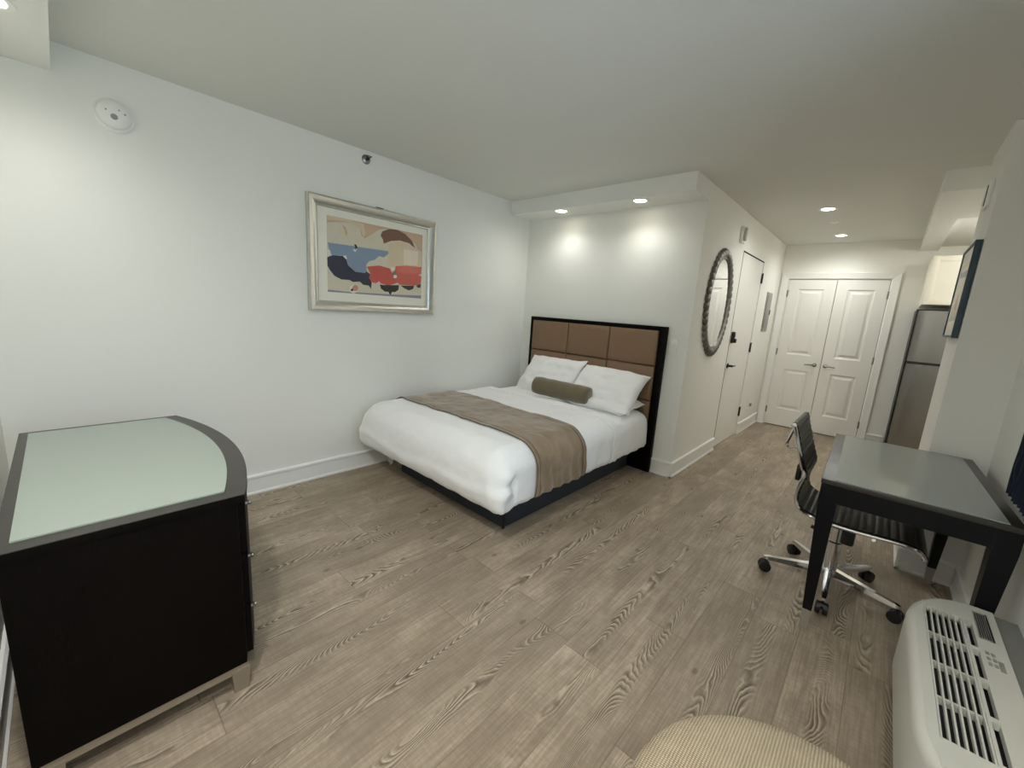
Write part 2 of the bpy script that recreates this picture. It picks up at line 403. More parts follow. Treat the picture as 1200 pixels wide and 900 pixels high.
# closet: casing and two two-panel doors
b = MB()
CS = [(0, 0), (.012, .014), (.055, .020), (.078, .024), (.084, .022), (.084, 0)]
x0, x1 = CX0 - .004, CX1 + .004
rings = []
for a, d in CS:
    rings.append([(x0 - a, YC - d, 0), (x0 - a, YC - d, CZ + a), (x1 + a, YC - d, CZ + a), (x1 + a, YC - d, 0)])
b.loops(rings, cap=False, wrap=False)
b.box((CX0 - .05, YC + .118, 0), (CX1 + .05, YC + .125, CZ + .05))
struct(b.build('trim_2', 'trim'))
b = MB(); b.box((CX0, YC + .10, 0), (CX1, YC + .117, CZ)); struct(b.build('closet_gap_backing', 'gap_shade'))  # dark sheet painting the shade behind the closet doors
def closet_door(name, xa, xb, hinge_x, knob_x, sgn):
    b = MB(); yf, yb = YC - .001, YC + .034
    st = .118; zs = ((.012, .255), (.822, 1.030), (1.910, CZ - .006))
    b.box((xa, yf, .012), (xa + st, yb, CZ - .006)); b.box((xb - st, yf, .012), (xb, yb, CZ - .006))
    for z0, z1 in zs: b.box((xa + st, yf, z0), (xb - st, yb, z1))
    for z0, z1 in ((.255, .822), (1.030, 1.910)):
        px0, px1 = xa + st, xb - st
        R = []
        for i, d in ((0, 0), (.012, .010), (.030, .011), (.055, .001), (.06, .0005)):
            R.append([(px0 + i, yf + d, z0 + i), (px1 - i, yf + d, z0 + i), (px1 - i, yf + d, z1 - i), (px0 + i, yf + d, z1 - i)])
        b.loops(R, cap=False); b.face(R[-1]); b.face([(p[0], yb, p[2]) for p in R[0]])
    d = struct(b.build(name, 'door', origin=(xa, YC, 0)))
    for z in (1.85, 1.05, .22):
        h = MB(); h.tube([(hinge_x, YC - .006, z - .045), (hinge_x, YC - .006, z + .045)], .007, 8); h.box((hinge_x - .01, YC - .004, z - .044), (hinge_x + .01, YC, z + .044)); h.build('hinge', 'nickel', d, 30)
    h = MB(); h.lathe([(.026, 0), (.026, .006), (.011, .012), (.011, .05)], (knob_x, YC - .001, .918), 'y', 16)
    for v in h.bm.verts: v.co.y = 2 * (YC - .001) - v.co.y
    h.tube([(knob_x - sgn * .01, YC - .05, .918), (knob_x + sgn * .05, YC - .052, .918), (knob_x + sgn * .105, YC - .047, .914)], [.011, .009, .008], 10)
    h.build('handle', 'nickel', d, 40)
    return d
CM = 2.503
closet_door('door_2', CX0 + .004, CM - .003, CX0 + .001, CM - .068, -1)
closet_door('door_3', CM + .003, CX1 - .004, CX1 - .001, CM + .052, 1)

# ------------------------------------------------------------------ wall and ceiling fittings
def downlight(x, y, z, label, group, power, cone=2.3, disc=.05, blend=.9, tilt=0):
    t = thing('recessed_downlight', (x, y, z), label, 'ceiling light', group)
    b = MB(); b.lathe([(disc, .0), (disc + .004, -.004), (disc + .022, -.005), (disc + .026, 0)], (x, y, z), 'z', 28); b.build('trim_ring', 'white', t, 40)
    b = MB(); b.lathe([(disc, -.001), (disc * .6, -.0035), (0, -.004)], (x, y, z), 'z', 24); b.build('lens', 'lamp', t, 40)
    l = bpy.data.lights.new('downlight_beam', 'SPOT'); l.energy = power; l.spot_size = cone; l.spot_blend = blend; l.color = (.985, .99, .955)
    l.shadow_soft_size = .045
    o = bpy.data.objects.new('downlight_beam', l); COL.objects.link(o); o.parent = t; o.location = (0, 0, -.03); o.rotation_euler = (tilt, 0, 0)
    return t
G1, G2, G3 = 'recessed lights over the bed', 'recessed lights in the corridor ceiling', 'recessed lights in the front soffit'
PB, PC, PF, PG, PK, SKY = 7, 19.5, 9, 47, 9, 2.3
downlight(.575, -.215, HS, 'recessed downlight in the soffit over the bed, nearer the framed painting', G1, PB, 2.95, blend=1, tilt=-.30)
downlight(1.387, -.215, HS, 'recessed downlight in the soffit over the bed, nearer the corridor', G1, PB, 2.95, blend=1, tilt=-.30)
downlight(2.495, 1.295, H, 'corridor ceiling downlight nearer the bed area', G2, PC, 2.95, blend=1)
downlight(2.495, 2.686, H, 'corridor ceiling downlight nearer the closet doors', G2, PC, 2.95, blend=1)
downlight(.575, -3.655, 2.358, 'recessed downlight in the front soffit, above the dresser by the smoke detector', G3, PF, 2.95, blend=1)
downlight(1.45, -3.62, 2.358, 'recessed downlight in the front soffit, second from the picture wall', G3, PF, 2.95, blend=1)
downlight(2.36, -3.62, 2.358, 'recessed downlight in the front soffit, third from the picture wall', G3, PG, 2.95, blend=1)
downlight(3.20, -3.62, 2.358, 'recessed downlight in the front soffit, nearest the window', G3, PG, 2.95, blend=1)
t = thing('flush_mount_light', (3.95, 1.72, 2.40), 'small dome light on the kitchen ceiling in front of the refrigerator', 'ceiling light')
b = MB(); b.lathe([(.11, 0), (.11, -.018), (.10, -.022)], (3.95, 1.72, 2.40), 'z', 28); b.build('base_ring', 'nickel', t, 40)
b = MB(); b.lathe([(.10, -.020), (.092, -.045), (.06, -.068), (0, -.078)], (3.95, 1.72, 2.40), 'z', 28); b.build('dome', 'lamp', t, 60)
l = bpy.data.lights.new('dome_glow', 'POINT'); l.energy = PK; l.color = (1, .98, .92); l.shadow_soft_size = .08
o = bpy.data.objects.new('dome_glow', l); COL.objects.link(o); o.parent = t; o.location = (0, 0, -.17)

# smoke detector on the left wall
t = thing('smoke_detector', (0, -3.30, 2.237), 'round white smoke detector high on the picture wall near the front soffit', 'smoke detector')
b = MB(); b.lathe([(.078, 0), (.078, .012), (.070, .018)], (0, -3.30, 2.237), 'x', 36); b.build('base_plate', 'white', t, 30)
b = MB(); b.lathe([(.066, .018), (.066, .034), (.058, .046), (.03, .052), (0, .053)], (0, -3.30, 2.237), 'x', 36); b.build('body', 'white', t, 50)
b = MB(); b.lathe([(.014, .052), (.012, .056), (0, .057)], (0, -3.302, 2.222), 'x', 16)
b.build('test_button', 'grey', t, 40)
for dy, dz in ((-.030, .010), (.018, .020), (.040, .008)):
    b = MB(); b.lathe([(.005, .044), (.004, .052), (0, .053)], (0, -3.30 + dy, 2.237 + dz), 'x', 12); b.build('indicator', 'grey', t, 40)

# sidewall sprinkler head
t = thing('wall_sprinkler', (0, -1.921, 2.428), 'small metal sidewall sprinkler head on the picture wall above the painting', 'sprinkler')
b = MB(); b.lathe([(.034, 0), (.032, .006), (.018, .012), (.012, .014)], (0, -1.921, 2.428), 'x', 20); b.build('escutcheon', 'nickel', t, 40)
b = MB(); b.lathe([(.012, .012), (.012, .03), (.006, .034), (.006, .05), (.0, .052)], (0, -1.921, 2.428), 'x', 12)
b.box((.05, -1.941, 2.440), (.054, -1.901, 2.444)); b.box((.03, -1.938, 2.438), (.052, -1.934, 2.442)); b.box((.03, -1.908, 2.438), (.052, -1.904, 2.442)); b.build('deflector', 'darkmetal', t, 40)
b = MB(); b.lathe([(.04, 0), (.04, -.006), (.034, -.009), (0, -.009)], (2.495, 1.886, H), 'z', 24)
tag(b.build('concealed_sprinkler', 'white', smooth=40, origin=(2.495, 1.886, H)), 'small white concealed sprinkler cap between the corridor downlights', 'sprinkler')

# strobe above the entry door
t = thing('alarm_strobe', (XE, 1.05, 2.26), 'small white and grey alarm strobe on the corridor wall above the entry door', 'alarm')
b = MB(); b.box((XE, .99, 2.185), (XE + .03, 1.10, 2.335), .006); b.build('housing', 'white', t, 30)
b = MB(); b.box((XE + .03, 1.005, 2.20), (XE + .055, 1.05, 2.325), .008); b.build('lens', 'acbody', t, 30)
# electrical panel door
t = thing('electrical_panel', (XE, 2.70, 1.57), 'grey metal electrical panel cover on the wall beside the entry door', 'electrical panel')
b = MB(); b.box((XE, 2.565, 1.32), (XE + .010, 2.850, 1.82), .003); b.box((XE + .010, 2.59, 1.35), (XE + .016, 2.825, 1.79), .002); b.build('cover', 'grey', t, 30)
b = MB(); b.box((XE + .016, 2.795, 1.54), (XE + .024, 2.815, 1.60), .003); b.build('latch', 'darkmetal', t, 30)
# light switch beside headboard, outlet by the entry door
t = thing('light_switch', (1.742, 0, 1.17), 'white light switch plate on the wall beside the headboard', 'light switch')
b = MB(); b.box((1.704, -.006, 1.11), (1.780, 0, 1.235), .003); b.build('plate', 'white', t, 30)
b = MB(); b.box((1.724, -.011, 1.135), (1.760, -.006, 1.21), .002); b.build('rocker', 'white', t, 30)
t = thing('wall_outlet', (XE, 2.643, .352), 'small white outlet low on the corridor wall past the entry door', 'outlet')
b = MB(); b.box((XE, 2.605, .294), (XE + .006, 2.681, .41), .003); b.build('plate', 'white', t, 30)
b = MB(); b.box((XE + .006, 2.62, .31), (XE + .03, 2.655, .35), .003); b.build('plug', 'grey', t, 30)
t = thing('door_chime', (XP, 0, 2.2), 'small white wall box with a dark slot, above the teal framed print', 'wall fitting')
b = MB(); b.box((XP - .016, -.06, 2.13), (XP, .09, 2.27), .004); b.build('housing', 'white', t, 30)
b = MB(); b.box((XP - .019, .0, 2.145), (XP - .016, .02, 2.255)); b.build('slot', 'plastic', t, 30)

# ------------------------------------------------------------------ framed painting on the left wall
t = thing('framed_painting', (0, -1.826, 1.70), 'large silver framed abstract beach print on the wall left of the bed', 'picture')
def rect_loop(y0, y1, z0, z1, i, x): return [(x, y0 + i, z0 + i), (x, y1 - i, z0 + i), (x, y1 - i, z1 - i), (x, y0 + i, z1 - i)]
b = MB(); fr = (-2.368, -1.284, 1.298, 2.098)
b.loops([rect_loop(*fr, i, x) for i, x in ((0, .002), (0, .034), (.004, .040), (.009, .040), (.013, .036), (.030, .031), (.058, .018), (.063, .021), (.069, .021), (.074, .014), (.074, .008))], cap=False)
b.build('frame', 'silver', t, 25)
b = MB(); b.loops([rect_loop(-2.294, -1.358, 1.372, 2.024, 0, .008), rect_loop(-2.228, -1.408, 1.436, 1.972, -.0005, .012), rect_loop(-2.228, -1.408, 1.436, 1.972, 0, .0095)], cap=False)
b.build('mat_board', 'matboard', t)
b = MB(); b.box((.01, -1.85, 2.098), (.03, -1.79, 2.106), .002); b.build('hanger', 'darkmetal', t)
ART = dict(cream=(206, 199, 178), peach=(196, 166, 138), blue=(128, 146, 168), navynk=(46, 48, 66), red=(192, 84, 74), black=(36, 32, 34), brown=(112, 78, 62), pale=(222, 208, 186), greyb=(128, 132, 146), pink=(196, 132, 118), white=(224, 220, 206), green=(110, 118, 84), tan=(208, 190, 160), redlt=(202, 96, 82))
for k, v in ART.items(): M['art_' + k] = mat('art_' + k, v, .35, coat=.3, bump=(60, .03), vary=(16, .06))
SRC = [(95, 100), (943, 255), (930, 818), (112, 770)]; DST = [(0, 0), (1, 0), (1, 1), (0, 1)]
A = []; B = []
for (x, y), (u, v) in zip(SRC, DST):
    A += [[x, y, 1, 0, 0, 0, -u * x, -u * y], [0, 0, 0, x, y, 1, -v * x, -v * y]]; B += [u, v]
hm = np.linalg.solve(np.array(A, float), np.array(B, float))
def art_uv(x, y):
    w = hm[6] * x + hm[7] * y + 1
    return min(1, max(0, (hm[0] * x + hm[1] * y + hm[2]) / w)), min(1, max(0, (hm[3] * x + hm[4] * y + hm[5]) / w))
def circ(x, y, r, n=14): return [(x + r * math.cos(2 * PI * k / n), y + r * math.sin(2 * PI * k / n)) for k in range(n)]
LAYERS = [
 ('cream', SRC),
 ('peach', [(95, 100), (943, 255), (940, 420), (905, 400), (880, 340), (780, 250), (640, 205), (560, 215), (480, 268), (430, 300), (400, 270), (390, 205), (330, 175), (250, 158), (100, 165)]),
 ('tan', [(95, 100), (300, 138), (420, 170), (440, 250), (420, 290), (395, 215), (330, 178), (250, 150), (100, 140)]),
 ('peach', [(235, 185), (265, 200), (280, 250), (270, 290), (255, 240)]),
 ('tan', [(640, 330), (780, 320), (880, 380), (940, 400), (935, 540), (880, 540), (640, 540)]),
 ('blue', [(108, 340), (640, 405), (640, 430), (600, 462), (560, 450), (520, 485), (470, 497), (445, 530), (455, 605), (340, 602), (290, 565), (270, 480), (230, 450), (150, 455), (125, 425)]),
 ('white', [(105, 395), (130, 410), (138, 445), (108, 462)]), ('white', [(230, 455), (268, 452), (278, 478), (262, 490)]),
 ('navynk', [(105, 470), (150, 452), (240, 455), (272, 488), (285, 535), (350, 592), (435, 602), (448, 588), (490, 615), (494, 690), (488, 742), (470, 712), (420, 705), (390, 678), (330, 682), (300, 665), (230, 662), (170, 632), (130, 582), (106, 540)]),
 ('red', [(452, 545), (560, 533), (655, 558), (675, 600), (700, 570), (705, 535), (800, 530), (935, 540), (930, 600), (905, 608), (935, 628), (925, 690), (870, 705), (740, 700), (720, 680), (700, 690), (640, 710), (575, 690), (560, 672), (530, 690), (490, 680), (470, 640), (482, 605)]),
 ('redlt', [(705, 535), (800, 530), (935, 540), (932, 590), (830, 600), (720, 590)]),
 ('black', [(565, 700), (600, 705), (735, 703), (730, 745), (700, 765), (610, 762), (575, 735)]),
 ('black', [(750, 706), (870, 706), (860, 735), (822, 748), (780, 730)]), ('black', [(888, 702), (928, 690), (925, 722), (900, 724)]),
 ('black', [(640, 760), (672, 762), (660, 800)]),
 ('brown', [(570, 270), (585, 232), (640, 210), (720, 212), (790, 250), (850, 310), (880, 375), (820, 330), (740, 308), (660, 315), (600, 340), (590, 300)]),
 ('pale', [(775, 385), (905, 402), (898, 527), (775, 520)]),
 ('greyb', [(112, 752), (300, 770), (640, 785), (930, 792), (930, 818), (112, 772)]),
 ('white', circ(335, 745, 36)), ('pink', circ(350, 735, 26)), ('black', circ(322, 752, 12, 8)),
 ('white', [(325, 390), (350, 400), (368, 385), (350, 418), (335, 410)]), ('black', [(338, 352), (356, 352), (370, 384), (350, 392)]),
 ('green', circ(692, 606, 22)), ('white', circ(700, 628, 16)), ('white', circ(680, 560, 16)),
]
b = MB(); names = []
for i, (c, poly) in enumerate(LAYERS):
    if c not in names: names.append(c)
    b.mi = names.index(c)
    pts = []
    for x, y in poly:
        u, v = art_uv(x, y); pts.append((.0085 + i * .00008, -2.228 + u * .82, 1.972 - v * .536))
    b.face(pts)
b.build('print', ['art_' + c for c in names], t)

# ------------------------------------------------------------------ oval mirror on the corridor wall
MY, MZ, RY, RZ = .600, 1.570, .335, .475
t = thing('oval_mirror', (XE, MY, MZ), 'oval mirror in a scalloped pewter frame on the corridor wall beside the entry door', 'mirror')
b = MB(); n = 264; rings = []
PR = [(.0, .002), (.0, .012), (-.006, .022), (-.020, .030), (-.036, .030), (-.050, .024), (-.058, .018), (-.064, .020), (-.070, .016), (-.072, .008)]
for off, d in PR:
    ring = []
    for k in range(n):
        a = 2 * PI * k / n; sc = abs(math.sin(a * 22)) ** .7
        wgt = max(0, 1 + off / .05)                                 # scallops fade towards the glass
        o_ = off + .026 * sc * wgt
        dd = d + (.007 * sc * math.exp(-((off + .028) / .02) ** 2))
        ring.append((XE + dd, MY + (RY + o_) * math.cos(a), MZ + (RZ + o_) * math.sin(a)))
    rings.append(ring)
b.loops(rings, cap=False); b.build('frame', 'pewter', t, 50)
b = MB(); n = 72
b.loops([[(XE + d, MY + (RY - .07 + i) * math.cos(2 * PI * k / n), MZ + (RZ - .07 + i) * math.sin(2 * PI * k / n)) for k in range(n)] for d, i in ((.003, .01), (.011, .01), (.0125, -.008))])
b.build('glass', 'mirror', t)

# ------------------------------------------------------------------ bed
def snoise(p, s): return noise.noise(Vector(p) * s)
def rbox(p, lo, hi, rt, rb):
    """Project a point of a box surface onto the rounded box; rounding grows from rb at the bottom to rt at the top."""
    f = min(1, max(0, (p.z - lo.z) / (hi.z - lo.z))); f = f * f * (3 - 2 * f)
    r = rb + (rt - rb) * f
    q = Vector((min(max(p.x, lo.x + r), hi.x - r), min(max(p.y, lo.y + r), hi.y - r), min(max(p.z, lo.z + rb), hi.z - rt)))
    d = p - q
    if d.length < 1e-6: return p.copy(), Vector((0, 0, 1))
    d2 = Vector((d.x / r, d.y / r, d.z / (rt if d.z > 0 else rb))); d2.normalize()
    return q + Vector((d2.x * r, d2.y * r, d2.z * (rt if d.z > 0 else rb))), d2
DL, DH = Vector((.10, -2.035, .250)), Vector((1.688, .35, .605))
def duvet_point(p, grow=0.):
    q, n = rbox(p, DL, DH, .15, .065)
    crown = .016 * max(0, 1 - ((q.x - .9) / .8) ** 2) * n.z if n.z > 0 else 0
    w = .010 * snoise(q, 2.2) + .007 * snoise(q + Vector((3, 1, 7)), 5.5) + .004 * snoise(q, 11) + .0025 * snoise(q, 21)
    # pulled creases at the foot end, vertical ripples down the open side
    if n.y < -.3:
        w += .010 * math.exp(-((q.z - .36 - .05 * snoise((q.x, 0, 0), 2)) / .022) ** 2) * (.4 + .6 * max(0, snoise((q.x * 1.4, 5, 0), 1.5) + .5))
        w += .02 * math.exp(-((q.z - .36) / .12) ** 2)
    if n.x > .5: w += .004 * math.sin(q.y * 34 + 3 * snoise(q, 3)) * (1 - (q.z - .2) / .5)
    # tucked corner at the foot on the open side
    if q.x > 1.5 and q.y < -1.8:
        e = math.atan2(q.y + 1.86, q.x - 1.54); w += .012 * math.sin(9 * q.z * 6 + 2 * snoise(q, 4)) * math.exp(-((e + .55) / .30) ** 2) * (1 if q.z < .5 else 0)
        w -= .030 * math.exp(-((e + .35) / .08) ** 2) * math.exp(-((q.z - .40) / .085) ** 4)
    return q + n * (w + grow) + Vector((0, 0, crown))
def shell(lo, hi, fn, ds, skip):
    """Dense grid over the faces of a box (faces in skip left out), every vertex mapped by fn."""
    bm = bmesh.new(); cache = {}
    def V(p):
        k = (round(p[0], 4), round(p[1], 4), round(p[2], 4))
        if k not in cache: cache[k] = bm.verts.new(fn(Vector(p)))
        return cache[k]
    def lins(a, c): n = max(2, int(round((c - a) / ds))); return [a + (c - a) * i / n for i in range(n + 1)]
    ax = [lins(lo[i], hi[i]) for i in range(3)]
    for d, side in ((0, 0), (0, 1), (1, 0), (1, 1), (2, 0), (2, 1)):
        if (d, side) in skip: continue
        i, j = [k for k in range(3) if k != d]; c = (lo, hi)[side][d]
        for a0, a1 in zip(ax[i], ax[i][1:]):
            for b0, b1 in zip(ax[j], ax[j][1:]):
                q = []
                for a, e in ((a0, b0), (a1, b0), (a1, b1), (a0, b1)):
                    p = [0, 0, 0]; p[d] = c; p[i] = a; p[j] = e; q.append(V(p))
                if len(set(q)) == 4:
                    try: bm.faces.new(q)
                    except ValueError: pass
    return bm
def from_bm(bm):
    b = MB(); b.bm.free(); b.bm = bm; return b

bed = thing('bed', (.9, -.95, 0), 'double bed with a tan upholstered headboard and charcoal base against the back wall', 'bed')
b = MB(); b.box((.32, -1.782, .012), (1.497, -.09, .238), .012); b.build('bed_base', 'skirt', bed, 30)
b = MB()
for y in (-1.779,): b.box((1.488, y - .008, .01), (1.503, y + .012, .236), .004)
b.build('corner_seam', 'plastic', bed, 30)
ML, MH = Vector((.135, -1.98, .240)), Vector((1.662, -.075, .575))
def mattress_point(p):
    q, n = rbox(p, ML, MH, .10, .05)
    w = .004 * snoise(q, 4) + .003 * snoise(q, 10)
    if n.x > .5: w += .004 * math.sin(q.y * 40)
    return q + n * w + Vector((0, 0, .012 * max(0, 1 - ((q.x - .9) / .8) ** 2) * max(0, n.z)))
from_bm(shell(ML, MH, mattress_point, .045, ())).build('mattress', 'linen', bed, 80)
b = MB()                                                           # loose corner of the sheet hanging at the foot
rings = [[(.285 + .02 * k - .012 * i, -1.86 + .012 * math.sin(k * 1.6), .262 - .20 * i / 4 + (.02 * abs(k - 2)) * i / 4) for k in range(5)] for i in range(5)]
b.loops(rings, cap=False, wrap=False)
bmesh.ops.solidify(b.bm, geom=b.bm.faces[:], thickness=.004); b.build('sheet_corner', 'linen', bed, 60)
hb = MB()                                                          # headboard: frame with thick stiles, back panel, cushions
HX0, HX1, HT = .160, 1.690, 1.332
hb.box((HX0, -.052, 0), (HX0 + .03, -.004, HT), .003); hb.box((HX1 - .062, -.052, 0), (HX1, -.004, HT), .003)
hb.box((HX0 + .03, -.052, HT - .034), (HX1 - .062, -.004, HT), .003); hb.box((HX0 + .03, -.040, .0), (HX1 - .062, -.006, HT - .034))
head = hb.build('headboard', 'espresso', bed, 30)
cols = (.192, .670, 1.146, 1.626); rows = (1.297, .980, .663, .47)
for r in range(3):
    for c in range(3):
        xa, xb, za, zb = cols[c] + .002, cols[c + 1] - .002, rows[r + 1] + .002, rows[r] - .002
        b = MB(); nn = 18; rings = []
        for inset, dep in ((0, 0), (0, .008), (.006, .018), (.016, .024), (.05, .030), (.11, .033)):
            i2 = min(inset, (zb - za) / 2 - .01)
            rings.append([(xa + i2, -.040 - dep, za + i2), (xb - i2, -.040 - dep, za + i2), (xb - i2, -.040 - dep, zb - i2), (xa + i2, -.040 - dep, zb - i2)])
        b.loops(rings); b.build('upholstered_panel', 'tan', head, 50)

# duvet: shell over the mattress, folded edge towards the head
fold = -.735
bm = shell(DL, Vector((DH.x, fold, DH.z)), lambda p: duvet_point(p), .02, ((2, 0), (1, 1)))
b = from_bm(bm)
for v in b.bm.verts: pass
bmesh.ops.recalc_face_normals(b.bm, faces=b.bm.faces[:])
bmesh.ops.solidify(b.bm, geom=b.bm.faces[:], thickness=.010)
duvet = tag(b.build('duvet', 'linen', smooth=80, origin=(.9, -1.4, .2)), 'white puffy duvet spread over the bed', 'duvet')
# turned-back top edge of the duvet: a second, thinner layer reaching the pillows
def profile(z_l, z_r, n):
    """Points of the box cross-section from the left side up over the top and down the right side."""
    L = (DH.z - z_l) + (DH.x - DL.x) + (DH.z - z_r); out = []
    for i in range(n + 1):
        s = L * i / n
        if s < DH.z - z_l: out.append((DL.x, z_l + s))
        elif s < DH.z - z_l + DH.x - DL.x: out.append((DL.x + s - (DH.z - z_l), DH.z))
        else: out.append((DH.x, DH.z - (s - (DH.z - z_l) - (DH.x - DL.x))))
    return out
def drape(y0, y1, z_l, z_r, grow, nx, ny, ripple, wav=0, thick=.005):
    bm = bmesh.new(); uvl = bm.loops.layers.uv.new('UVMap'); G = []; pr = profile(z_l, z_r, nx)
    for j in range(ny + 1):
        y = y0 + (y1 - y0) * j / ny; row = []
        for i, (x, z) in enumerate(pr):
            yy = y + wav * math.sin(x * 5 + j * .2) * .5 + wav * snoise((x * 2, y, 2), 2.0)
            p = duvet_point(Vector((x, yy, z)), grow)
            k = max(0, (i / nx - .80) / .2)                            # the hanging side ripples
            p += Vector((ripple * k * (1 + math.sin(yy * 62 + 4 * snoise((yy, z, 0), 3))), 0, ripple * .6 * k * snoise((yy * 7, 0, 0), 1)))
            p.z += .003 * snoise((x * 3, yy * 6, 1), 2)
            row.append(bm.verts.new(p))
        G.append(row)
    for j in range(ny):
        for i in range(nx):
            f = bm.faces.new((G[j][i], G[j][i + 1], G[j + 1][i + 1], G[j + 1][i]))
            for l, (a, c) in zip(f.loops, ((i, j), (i + 1, j), (i + 1, j + 1), (i, j + 1))): l[uvl].uv = (a / nx, c / ny)
    bmesh.ops.recalc_face_normals(bm, faces=bm.faces[:])
    bmesh.ops.solidify(bm, geom=bm.faces[:], thickness=thick)
    return from_bm(bm)
b = drape(-1.735, -1.195, .42, .285, .012, 110, 30, .007, .018)
tag(b.build('bed_runner', 'runner', smooth=80, origin=(.9, -1.45, .6)), 'brown velvet bed runner laid across the white duvet', 'bed runner')
b = drape(-.80, -.70, .40, .255, .006, 90, 8, .002, .012, .006)
b.build('folded_edge', 'linen', duvet, 80)

# pillows
def pillow_bm(w, h, t, seed, n=30, flange=.0):
    b = MB(); G = {}
    for side in (1, -1):
        for i in range(n + 1):
            for j in range(n + 1):
                u, v = -1 + 2 * i / n, -1 + 2 * j / n
                ed = i in (0, n) or j in (0, n)
                if side == -1 and ed: G[side, i, j] = G[1, i, j]; continue
                pin = 1 + .02 * (abs(u) * abs(v)) ** 4 - .035 * ((1 - u * u) * abs(v) ** 4 + (1 - v * v) * abs(u) ** 4)
                z = t * ((1 - abs(u) ** 2.6) * (1 - abs(v) ** 2.6)) ** .42
                p = Vector((u * w / 2 * pin, v * h / 2 * pin, 0))
                z += (.014 * snoise((u * 1.8 + seed, v * 1.8, side), 1.3) + .010 * snoise((u * 4, v * 3 + seed, side), 1.5) + .006 * snoise((u * 11, v * 5 + seed, side), 1.3) * abs(u) ** 2) * min(1, 6 * (1 - max(abs(u), abs(v))) + .15)
                p.z = side * z + .016 * snoise((u * 2.4, v * 2.4, seed), 1.2); p.y += .010 * snoise((u * 3, seed, 1), 1.1)
                G[side, i, j] = b.bm.verts.new(p)
    for side in (1, -1):
        for i in range(n):
            for j in range(n):
                q = [G[side, i, j], G[side, i + 1, j], G[side, i + 1, j + 1], G[side, i, j + 1]]
                b.bm.faces.new(q if side == 1 else q[::-1])
    return b
def place(o, loc, rot): o.location = loc; o.rotation_euler = rot; return o
GP = 'white pillows on the bed'
p1 = place(pillow_bm(.70, .47, .075, 1).build('pillow', 'pillow', smooth=80), (.615, -.245, .745), (math.radians(50), math.radians(-2), math.radians(-4)))
tag(p1, 'white pillow leaning on the headboard, on the side by the picture wall', 'pillow', GP)
p2 = place(pillow_bm(.66, .45, .080, 5).build('pillow', 'pillow', smooth=80), (1.285, -.262, .748), (math.radians(42), math.radians(2), math.radians(1)))
tag(p2, 'white pillow leaning on the headboard, upper one on the side by the corridor', 'pillow', GP)
p3 = place(pillow_bm(.66, .42, .05, 9).build('pillow', 'pillow', smooth=80), (1.285, -.335, .632), (math.radians(3), math.radians(1), math.radians(2)))
tag(p3, 'white pillow lying flat under the upright pillow on the corridor side', 'pillow', GP)
b = MB()                                                           # bolster
prof = [(0, -.285), (.055, -.283), (.073, -.274), (.080, -.255)] + [(.082 + .0015 * math.sin(k * 1.7), -.24 + .48 * k / 14) for k in range(15)] + [(.080, .255), (.073, .274), (.055, .283), (0, .285)]
b.lathe(prof, (0, 0, 0), 'x', 36)
bo = b.build('bolster', 'olive', smooth=60); place(bo, (.985, -.535, .695), (0, math.radians(2), math.radians(9)))
tag(bo, 'olive brown velvet bolster cushion in front of the white pillows', 'cushion')
for xx in (-.272, .272):
    b = MB(); b.tube([(xx, .0745 * math.cos(a * PI / 14), .0745 * math.sin(a * PI / 14)) for a in range(28)], .003, 6, close=True); b.build('piping', 'olive', bo, 60, world=False)

# ------------------------------------------------------------------ dresser (bow front)
t = thing('dresser', (1.05, -3.5, 0), 'espresso bow front dresser with a frosted glass top below the smoke detector', 'dresser')
X0, X1, YB, YF, ZT = .46, 1.632, -3.742, -3.222, .75
def bow(x, y0=YF, d=.105):
    s = (x - X0) / (X1 - X0) * 2 - 1; return y0 + d * (1 - s * s)
def bowpoly(x0, x1, yb, dy, n=28): return [(x1, yb), (x0, yb)] + [(x0 + (x1 - x0) * k / n, bow(x0 + (x1 - x0) * k / n) + dy) for k in range(n + 1)]
f = lambda a, c, d: (a, c, d)
b = MB(); b.prism(bowpoly(X0 + .006, X1 - .006, YB + .004, -.018), f, .108, .722); b.build('body', 'espresso', t, 30)
# top: dark border with an inset glass sheet
b = MB(); b.prism(bowpoly(X0, X1, YB, .004), f, .722, .7435); b.mi = 1; b.prism(bowpoly(X0, X1, YB, .004), f, .7435, .746); b.build('top', ['espresso', 'topwood'], t, 30)
b = MB(); gp = [(X1 - .052, YB + .028), (X0 + .038, YB + .028)] + [(X0 + .038 + (X1 - X0 - .09) * k / 28, bow(X0 + .038 + (X1 - X0 - .09) * k / 28) - .058) for k in range(29)]
b.prism(gp, f, .746, .7505); b.build('glass_top', 'frost', t)
